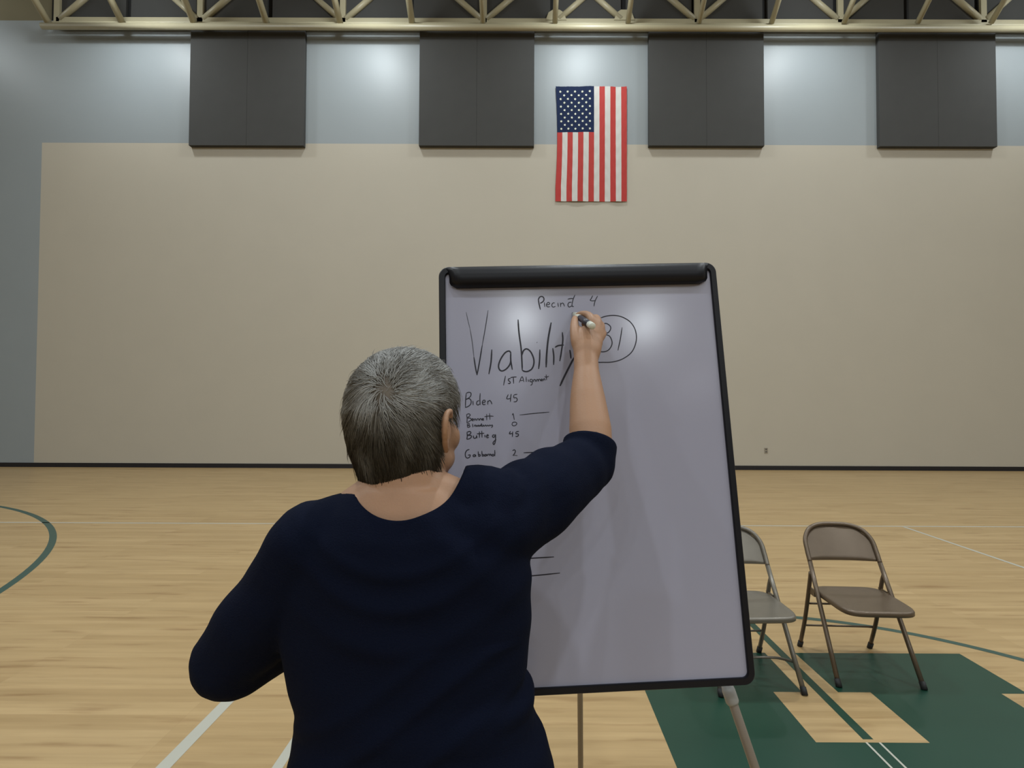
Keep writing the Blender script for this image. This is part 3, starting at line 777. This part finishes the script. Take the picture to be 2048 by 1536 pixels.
tag(person, 'grey-haired person in navy top and jeans, seen from behind, writing on the whiteboard', 'person')
M_IRIS = mat('iris', (0.05, 0.06, 0.07), 0.2)
for s in (-1, 1):
    bm = bmesh.new(); ellipsoid(bm, Hh(s * 0.031, 0.0765, -0.010), (0.0110, 0.0115, 0.0105), HR, 16)
    ey = obj('eye', bm, M_LIP, person, True)
    bm = bmesh.new(); ellipsoid(bm, Hh(s * 0.031, 0.0855, -0.009), (0.0052, 0.0030, 0.0052), HR, 14)
    obj('iris', bm, M_IRIS, ey, True)

# ---- hair: a cap plus individual tapered strands that leave the whorl
zk_ = np.array([-0.138, -0.126, -0.108, -0.08, -0.05, -0.02, 0.02, 0.05, 0.075, 0.095, 0.108, 0.116, 0.119])
ak_ = np.array([0.072, 0.077, 0.081, 0.087, 0.094, 0.0965, 0.0955, 0.089, 0.078, 0.062, 0.044, 0.022, 0.002])
ak_ = ak_ * 0.89
bk_ = 0.93 * np.array([0.078, 0.088, 0.095, 0.103, 0.110, 0.115, 0.117, 0.108, 0.094, 0.074, 0.053, 0.027, 0.002])
bf_ = np.array([0.060, 0.065, 0.070, 0.075, 0.082, 0.093, 0.103, 0.102, 0.093, 0.076, 0.055, 0.028, 0.002])
def hullF(p):
    z = p[:, 2]; zz = np.clip(z, -0.138, 0.119)
    a = np.interp(zz, zk_, ak_); b = np.where(p[:, 1] < 0, np.interp(zz, zk_, bk_), np.interp(zz, zk_, bf_))
    f = (np.abs(p[:, 0]) / a) ** 2.25 + (np.abs(p[:, 1]) / b) ** 2.25 - 1
    f = np.where(z > 0.119, 1 + (z - 0.119) * 50, f); f = np.where(z < -0.138, np.maximum(f, -0.5), f)
    return f
def hull_s(p):
    """scale that puts each point on the hair hull along its own ray"""
    lo = np.full(len(p), 0.2); hi = np.full(len(p), 3.0)
    for _ in range(26):
        mid = (lo + hi) / 2; f = hullF(p * mid[:, None]); lo = np.where(f < 0, mid, lo); hi = np.where(f < 0, hi, mid)
    return lo
def in_hair(p):
    x, y, z = abs(p[0]), p[1], p[2]
    if z < -0.132 + 0.10 * max(0, x - 0.055): return False
    lim = 0.086 if z > 0.062 else (0.052 + (z - 0.03) * 1.06 if z > 0.03 else (0.028 if z > 0.008 else -0.022 - 0.05 * min(0, z + 0.06)))
    if z < -0.075: lim = -0.030
    return y < lim
bm = bmesh.new()
NU, NV = 96, 72; g = {}
dirs = []
for j in range(NV + 1):
    th = math.pi * j / NV
    for i in range(NU):
        ph = 2 * math.pi * i / NU
        dirs.append((math.sin(th) * math.cos(ph), math.sin(th) * math.sin(ph), math.cos(th)))
dn = np.array(dirs) * 0.08
sc_ = hull_s(dn); hp = dn * sc_[:, None]
for idx, p in enumerate(hp):
    q = p * 0.975
    if in_hair(p): g[idx] = bm.verts.new(Hh(*q))
for j in range(NV):
    for i in range(NU):
        ids = [j * NU + i, (j + 1) * NU + i, (j + 1) * NU + (i + 1) % NU, j * NU + (i + 1) % NU]
        if all(k in g for k in ids):
            try: bm.faces.new([g[k] for k in ids])
            except ValueError: pass
bmesh.ops.remove_doubles(bm, verts=bm.verts, dist=0.0004)

def hair_mat(name, attr):
    mt = bpy.data.materials.new(name); mt.use_nodes = True
    N = mt.node_tree.nodes; L = mt.node_tree.links; b = N['Principled BSDF']
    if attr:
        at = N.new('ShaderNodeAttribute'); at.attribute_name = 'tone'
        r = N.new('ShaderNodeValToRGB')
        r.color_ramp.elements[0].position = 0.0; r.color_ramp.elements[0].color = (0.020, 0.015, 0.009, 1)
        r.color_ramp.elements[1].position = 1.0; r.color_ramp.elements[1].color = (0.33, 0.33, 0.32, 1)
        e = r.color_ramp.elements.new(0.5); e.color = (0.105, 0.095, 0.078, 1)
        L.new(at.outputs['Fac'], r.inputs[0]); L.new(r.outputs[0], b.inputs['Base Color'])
    else:
        b.inputs['Base Color'].default_value = (0.14, 0.115, 0.09, 1)
    b.inputs['Roughness'].default_value = 0.5
    b.inputs['Specular IOR Level'].default_value = 0.3
    return mt
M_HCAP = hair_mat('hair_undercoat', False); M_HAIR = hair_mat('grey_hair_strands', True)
cap = obj('hair', bm, M_HCAP, person, True)
sm = cap.modifiers.new('solid', 'SOLIDIFY'); sm.thickness = 0.006; sm.offset = -1
cap['label'] = 'short salt-and-pepper hair with a thinning crown'

rng = np.random.default_rng(5)
WHl = np.array(HR.transposed() @ (P(766, 776, 0.845) - HC)); WHl = WHl * hull_s(WHl[None])[0]
roots = []
while len(roots) < 24000:
    v = rng.normal(size=3); v /= np.linalg.norm(v); v *= 0.08
    roots.append(v)
roots = np.array(roots); roots = roots * hull_s(roots)[:, None]
keep = np.array([in_hair(p) for p in roots]); roots = roots[keep]
dw = np.linalg.norm(roots - WHl, axis=1)
keep = rng.random(len(roots)) < np.clip(0.28 + dw / 0.03, 0, 1); roots = roots[keep]; dw = dw[keep]
n = len(roots)
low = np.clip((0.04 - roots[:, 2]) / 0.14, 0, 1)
length = rng.uniform(0.030, 0.055, n) * (1 - 0.45 * low)
clump = np.array([noise.noise(Vector(p) * 34) for p in roots])
clump2 = np.array([noise.noise(Vector(p) * 90 + Vector((7, 3, 1))) for p in roots])
K = 6
stray0 = (rng.random(n) < 0.03) * rng.uniform(0.0002, 0.0012, n)
path = [roots.copy()]; cur = roots.copy()
up_l = np.array(HR.transposed() @ Vector((0, 0, 1)))
for k in range(K):
    nr = cur / np.linalg.norm(cur, axis=1)[:, None]
    away = cur - WHl; away /= (np.linalg.norm(away, axis=1)[:, None] + 1e-6)
    swirl = np.cross(nr, away)
    d_ = away * 1.0 + swirl * (0.55 * np.exp(-dw / 0.05))[:, None] - up_l * (0.35 + 0.9 * low)[:, None]
    d_ += swirl * (clump * 0.9)[:, None] + rng.normal(size=(n, 3)) * (0.05 + 0.45 * np.exp(-dw / 0.022))[:, None] + up_l * (clump2 * 0.3)[:, None]
    d_ -= nr * np.sum(d_ * nr, axis=1)[:, None]
    d_ /= np.linalg.norm(d_, axis=1)[:, None]
    cur = cur + d_ * (length / K)[:, None]
    cur = cur * hull_s(cur)[:, None]
    off = (0.0008 + 0.0024 * (k + 1) / K) * (0.6 + 0.6 * (clump2 + 0.5)) * (1 - 0.5 * low)
    stray = stray0 * (k + 1)
    nr2 = cur / np.linalg.norm(cur, axis=1)[:, None]
    path.append(cur + nr2 * (off + stray)[:, None])
path = np.array(path)
wid = rng.uniform(0.00035, 0.0007, n)
az = np.arctan2(roots[:, 0], -roots[:, 1])
chunk = np.array([noise.noise(Vector((a * 5.5, q * 9, 2.0))) for a, q in zip(az, roots[:, 2])])
tone_v = np.clip(0.58 + 0.45 * chunk + 0.35 * clump + 0.11 * rng.normal(size=n) - 0.80 * low + 0.16 * (roots[:, 2] > 0.03) + 0.10 * np.clip(roots[:, 2] / 0.1, 0, 1), 0.02, 1)  # salt-and-pepper hair, darker nape, plus overhead light and shade painted in by height
verts = []; tones = []
H3 = np.array(HR); H0 = np.array(HC)
prof_w = [1.0, 1.05, 1.0, 0.9, 0.75, 0.5, 0.12]
for k in range(K + 1):
    p = path[k]; t = path[min(k + 1, K)] - path[max(k - 1, 0)]; t /= np.linalg.norm(t, axis=1)[:, None]
    nr = p / np.linalg.norm(p, axis=1)[:, None]
    sd = np.cross(t, nr); sd /= np.linalg.norm(sd, axis=1)[:, None] + 1e-9
    ww = (wid * prof_w[k])[:, None]
    for v in (p + sd * ww, p - sd * ww, p + nr * ww * 0.9):
        verts.append(v @ H3.T + H0)
V = np.stack(verts, axis=1).reshape(-1, 3)         # n x 3(K+1)
S3 = 3 * (K + 1); faces = []
base = (np.arange(n) * S3)[:, None]
for k in range(K):
    for (a, b2) in ((0, 2), (2, 1), (1, 0)):
        faces.append(base + np.array([k * 3 + a, k * 3 + b2, k * 3 + 3 + b2, k * 3 + 3 + a])[None])
Fq = np.concatenate(faces).astype(int)
me = bpy.data.meshes.new('hair_strands')
me.from_pydata(V.tolist(), [], Fq.tolist())
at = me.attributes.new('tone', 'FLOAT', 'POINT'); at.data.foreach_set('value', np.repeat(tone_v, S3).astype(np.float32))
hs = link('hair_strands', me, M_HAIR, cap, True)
hs['kind'] = 'stuff'

# ---- navy top
sh = bmesh.new()
stack(sh, [(0.80, -0.160, 0.935, 0.222, 0.150, 0.140), (0.88, -0.162, 0.935, 0.220, 0.150, 0.138), (0.93, -0.167, 0.935, 0.208, 0.150, 0.132), (0.965, -0.178, 0.935, 0.194, 0.148, 0.124),
           (0.99, -0.173, 0.933, 0.200, 0.146, 0.124), (1.03, -0.190, 0.932, 0.196, 0.145, 0.118), (1.12, -0.193, 0.93, 0.205, 0.140, 0.112), (1.20, -0.195, 0.928, 0.209, 0.135, 0.110),
           (1.25, -0.193, 0.926, 0.203, 0.12, 0.108), (1.28, -0.190, 0.925, 0.180, 0.105, 0.102), (1.315, -0.190, 0.925, 0.140, 0.085, 0.087), (1.342, -0.192, 0.925, 0.098, 0.065, 0.066)], 56, 2.35)
limb(sh, [(-0.22, 0.92, 1.300), (-0.28, 0.915, 1.284), (-0.322, 0.905, 1.266)], [0.050, 0.058, 0.066])
limb(sh, [(-0.17, 0.925, 1.296), (-0.085, 0.932, 1.322), SR + Vector((-0.01, 0, 0.008))], [0.045, 0.064, 0.077])
limb(sh, [SL, SL.lerp(EL, 0.35) + Vector((0.004, 0, 0)), SL.lerp(EL, 0.7), EL + Vector((-0.004, 0, -0.004))], [0.068, 0.066, 0.066, 0.069, 0.065])
limb(sh, [EL + Vector((-0.004, 0, -0.004)), EL.lerp(WL, 0.25), EL.lerp(WL, 0.6)], [0.066, 0.064, 0.058])
limb(sh, [SR + Vector((-0.01, 0, -0.02)), SR.lerp(ER, 0.33) + Vector((0.0, 0, -0.016)), SR.lerp(ER, 0.66) + Vector((0, 0, -0.008)), ER + Vector((-0.005, 0, -0.008))], [0.086, 0.078, 0.073, 0.066, 0.057])
limb(sh, [ER + Vector((-0.004, 0, -0.008)), ER + fd * 0.03, ER + fd * 0.11], [0.058, 0.056, 0.053], 24)
sh = fused(sh, 0.0058, 6)
# folds
sh.normal_update()
def fold(p):
    x, y, z = p
    back = max(0.0, min(1.0, (0.93 - y) / 0.06))
    a = 0.0
    cx0 = -0.19
    # sagging swags under the neckline
    for zc, kx, am, wdt in ((1.235, 3.2, 0.0035, 0.012), (1.185, 3.0, 0.004, 0.014), (1.125, 2.2, 0.003, 0.016)):
        dz = z - (zc + kx * (x - cx0) ** 2)
        a += am * math.exp(-(dz / wdt) ** 2) * math.exp(-((x - cx0) / 0.13) ** 2) * back
    # pulls from the lower left flank up to the right shoulder
    for c0, am in ((0.80, 0.003), (0.885, 0.0035), (0.95, 0.0025)):
        dz = z - (c0 + 0.62 * (x + 0.40)) + 0.01 * math.sin(18 * x)
        a += am * math.exp(-(dz / 0.014) ** 2) * back * (1 if z < 1.12 else 0.3)
    # bunching at the right waist
    a += 0.004 * math.sin((z - 1.0) * 120) * math.exp(-((z - 1.0) / 0.04) ** 2) * math.exp(-((x - 0.01) / 0.06) ** 2)
    # creases across the raised shoulder and at both elbows
    dR = (Vector(p) - (SR + Vector((0, 0, 0.03)))).length
    a += 0.0035 * math.sin(dR * 95 + 2 * noise.noise(Vector(p) * 9)) * math.exp(-(dR / 0.13) ** 2)
    dE = (Vector(p) - ER).length; a += 0.002 * math.sin(dE * 110) * math.exp(-(dE / 0.09) ** 2)
    dE = (Vector(p) - EL).length; a += 0.0015 * math.sin(dE * 80 + 4 * noise.noise(Vector(p) * 7)) * math.exp(-(dE / 0.11) ** 2)
    n1 = noise.noise(Vector((x * 5, y * 5, z * 11 + x * 5))); n2 = noise.noise(Vector((x * 14 + 3, y * 14, z * 20)))
    a += 0.0035 * n1 + 0.0015 * n2
    return a
for v in sh.verts: v.co += v.normal * fold(v.co) * 1.5
def trim(bmx, fn, proj):
    """cut cloth where fn < 0 and pull the new rim onto the cutting surface"""
    dead = [f for f in bmx.faces if all(fn(v.co) < 0 for v in f.verts)]
    bmesh.ops.delete(bmx, geom=dead, context='FACES')
    loose = [v for v in bmx.verts if not v.link_faces]
    bmesh.ops.delete(bmx, geom=loose, context='VERTS')
    for v in bmx.verts:
        if fn(v.co) < 0: v.co = proj(v.co)
NC = Vector((-0.190, 0.915, 1.400))
def nrad(q): return (0.094, 0.150 if q.y > NC.y else 0.120, 0.150 if q.y > NC.y else 0.114)
def fneck(q):
    a, b2, c = nrad(q); d_ = q - NC
    return math.sqrt((d_.x / a) ** 2 + (d_.y / b2) ** 2 + (d_.z / c) ** 2) - 1
def pneck(q):
    k = fneck(q) + 1
    return NC + (q - NC) / k if k > 0.05 else q
trim(sh, fneck, pneck)
cR = ER + fd * 0.034
cn = (fd + Vector((0.16, 0.0, 0))).normalized()
fr_ = lambda p: (cR - p).dot(cn) if (p - cR).length < 0.13 and p.z > ER.z - 0.03 else 1
trim(sh, fr_, lambda p: p - cn * (p - cR).dot(cn))
cL = EL.lerp(WL, 0.45)
fl_ = lambda p: (cL - p).dot(ld) if (p - cL).length < 0.12 and p.y > 1.0 and p.x < -0.3 and (p - cL).dot(ld) < 0.07 else 1
fh_ = lambda p: p.z - 0.83
trim(sh, fh_, lambda p: Vector((p.x, p.y, 0.83)))
for _ in range(14):
    upd = {}
    for v in sh.verts:
        nb = [e.other_vert(v) for e in v.link_edges if e.is_boundary]
        if len(nb) == 2: upd[v] = v.co * 0.5 + (nb[0].co + nb[1].co) * 0.25
    for v, c in upd.items(): v.co = c
shirt = obj('shirt', sh, M_SHIRT, person, True)
s_ = shirt.modifiers.new('solid', 'SOLIDIFY'); s_.thickness = 0.003; s_.offset = -1
shirt['label'] = 'navy blue three-quarter sleeve top with a scooped neckline'

# ---- trousers and shoes
tr = bmesh.new()
stack(tr, [(0.78, -0.168, 0.935, 0.190, 0.130, 0.122), (0.84, -0.168, 0.935, 0.198, 0.130, 0.122), (0.90, -0.168, 0.935, 0.194, 0.128, 0.116), (0.955, -0.172, 0.935, 0.180, 0.126, 0.105)], 40)
for s, hx, kx, ax in ((-1, -0.262, -0.275, -0.285), (1, -0.078, -0.070, -0.065)):
    limb(tr, [(hx, 0.93, 0.82), (kx, 0.945, 0.48), (ax, 0.925, 0.12)], [0.094, 0.096, 0.092, 0.080, 0.074, 0.070, 0.066, 0.064], 24)
tr = fused(tr, 0.008, 5)
trim(tr, lambda p: p.z - 0.055, lambda p: Vector((p.x, p.y, 0.055)))
jo = obj('trousers', tr, M_JEANS, person, True)
s_ = jo.modifiers.new('solid', 'SOLIDIFY'); s_.thickness = 0.003; s_.offset = -1
for s, ax in ((-1, -0.285), (1, -0.065)):
    bm = bmesh.new()
    stack(bm, [(0.0, ax + s * 0.01, 0.985, 0.046, 0.150, 0.105), (0.012, ax + s * 0.01, 0.985, 0.049, 0.153, 0.108), (0.035, ax + s * 0.01, 0.98, 0.048, 0.145, 0.104), (0.06, ax + s * 0.006, 0.96, 0.045, 0.105, 0.090), (0.085, ax, 0.925, 0.044, 0.055, 0.055), (0.10, ax, 0.922, 0.043, 0.046, 0.048)], 32, 2.2)
    obj('shoe', bm, M_SHOE, person, True)

# ---------------------------------------------------------------- the marker pen in the hand
pe = P(1185, 652.5, 1.242); tip = onboard(1145, 626, 0.0006)
pd = (tip - pe).normalized(); Lp = (tip - pe).length
pen = empty('marker_pen', pe, 'white dry-erase marker with a dark label held in the raised hand', 'marker')
bm = bmesh.new(); tube(bm, [pe, pe + pd * 0.002, pe + pd * 0.022], [0.0070, 0.0080, 0.0080], 20); obj('end_plug', bm, M_PENW, pen, True)
bm = bmesh.new(); tube(bm, [pe + pd * 0.022, pe + pd * 0.100], 0.0078, 20); q = obj('label_sleeve', bm, M_PEND, pen, True); q['label'] = 'dark label wrapped round the barrel'
bm = bmesh.new(); tube(bm, [pe + pd * 0.100, pe + pd * (Lp - 0.03), pe + pd * (Lp - 0.012)], [0.0079, 0.0075, 0.0045], 20); obj('grip', bm, M_PENW, pen, True)
bm = bmesh.new(); tube(bm, [pe + pd * (Lp - 0.012), tip], [0.003, 0.0016], 12); obj('nib', bm, M_INK, pen, True)
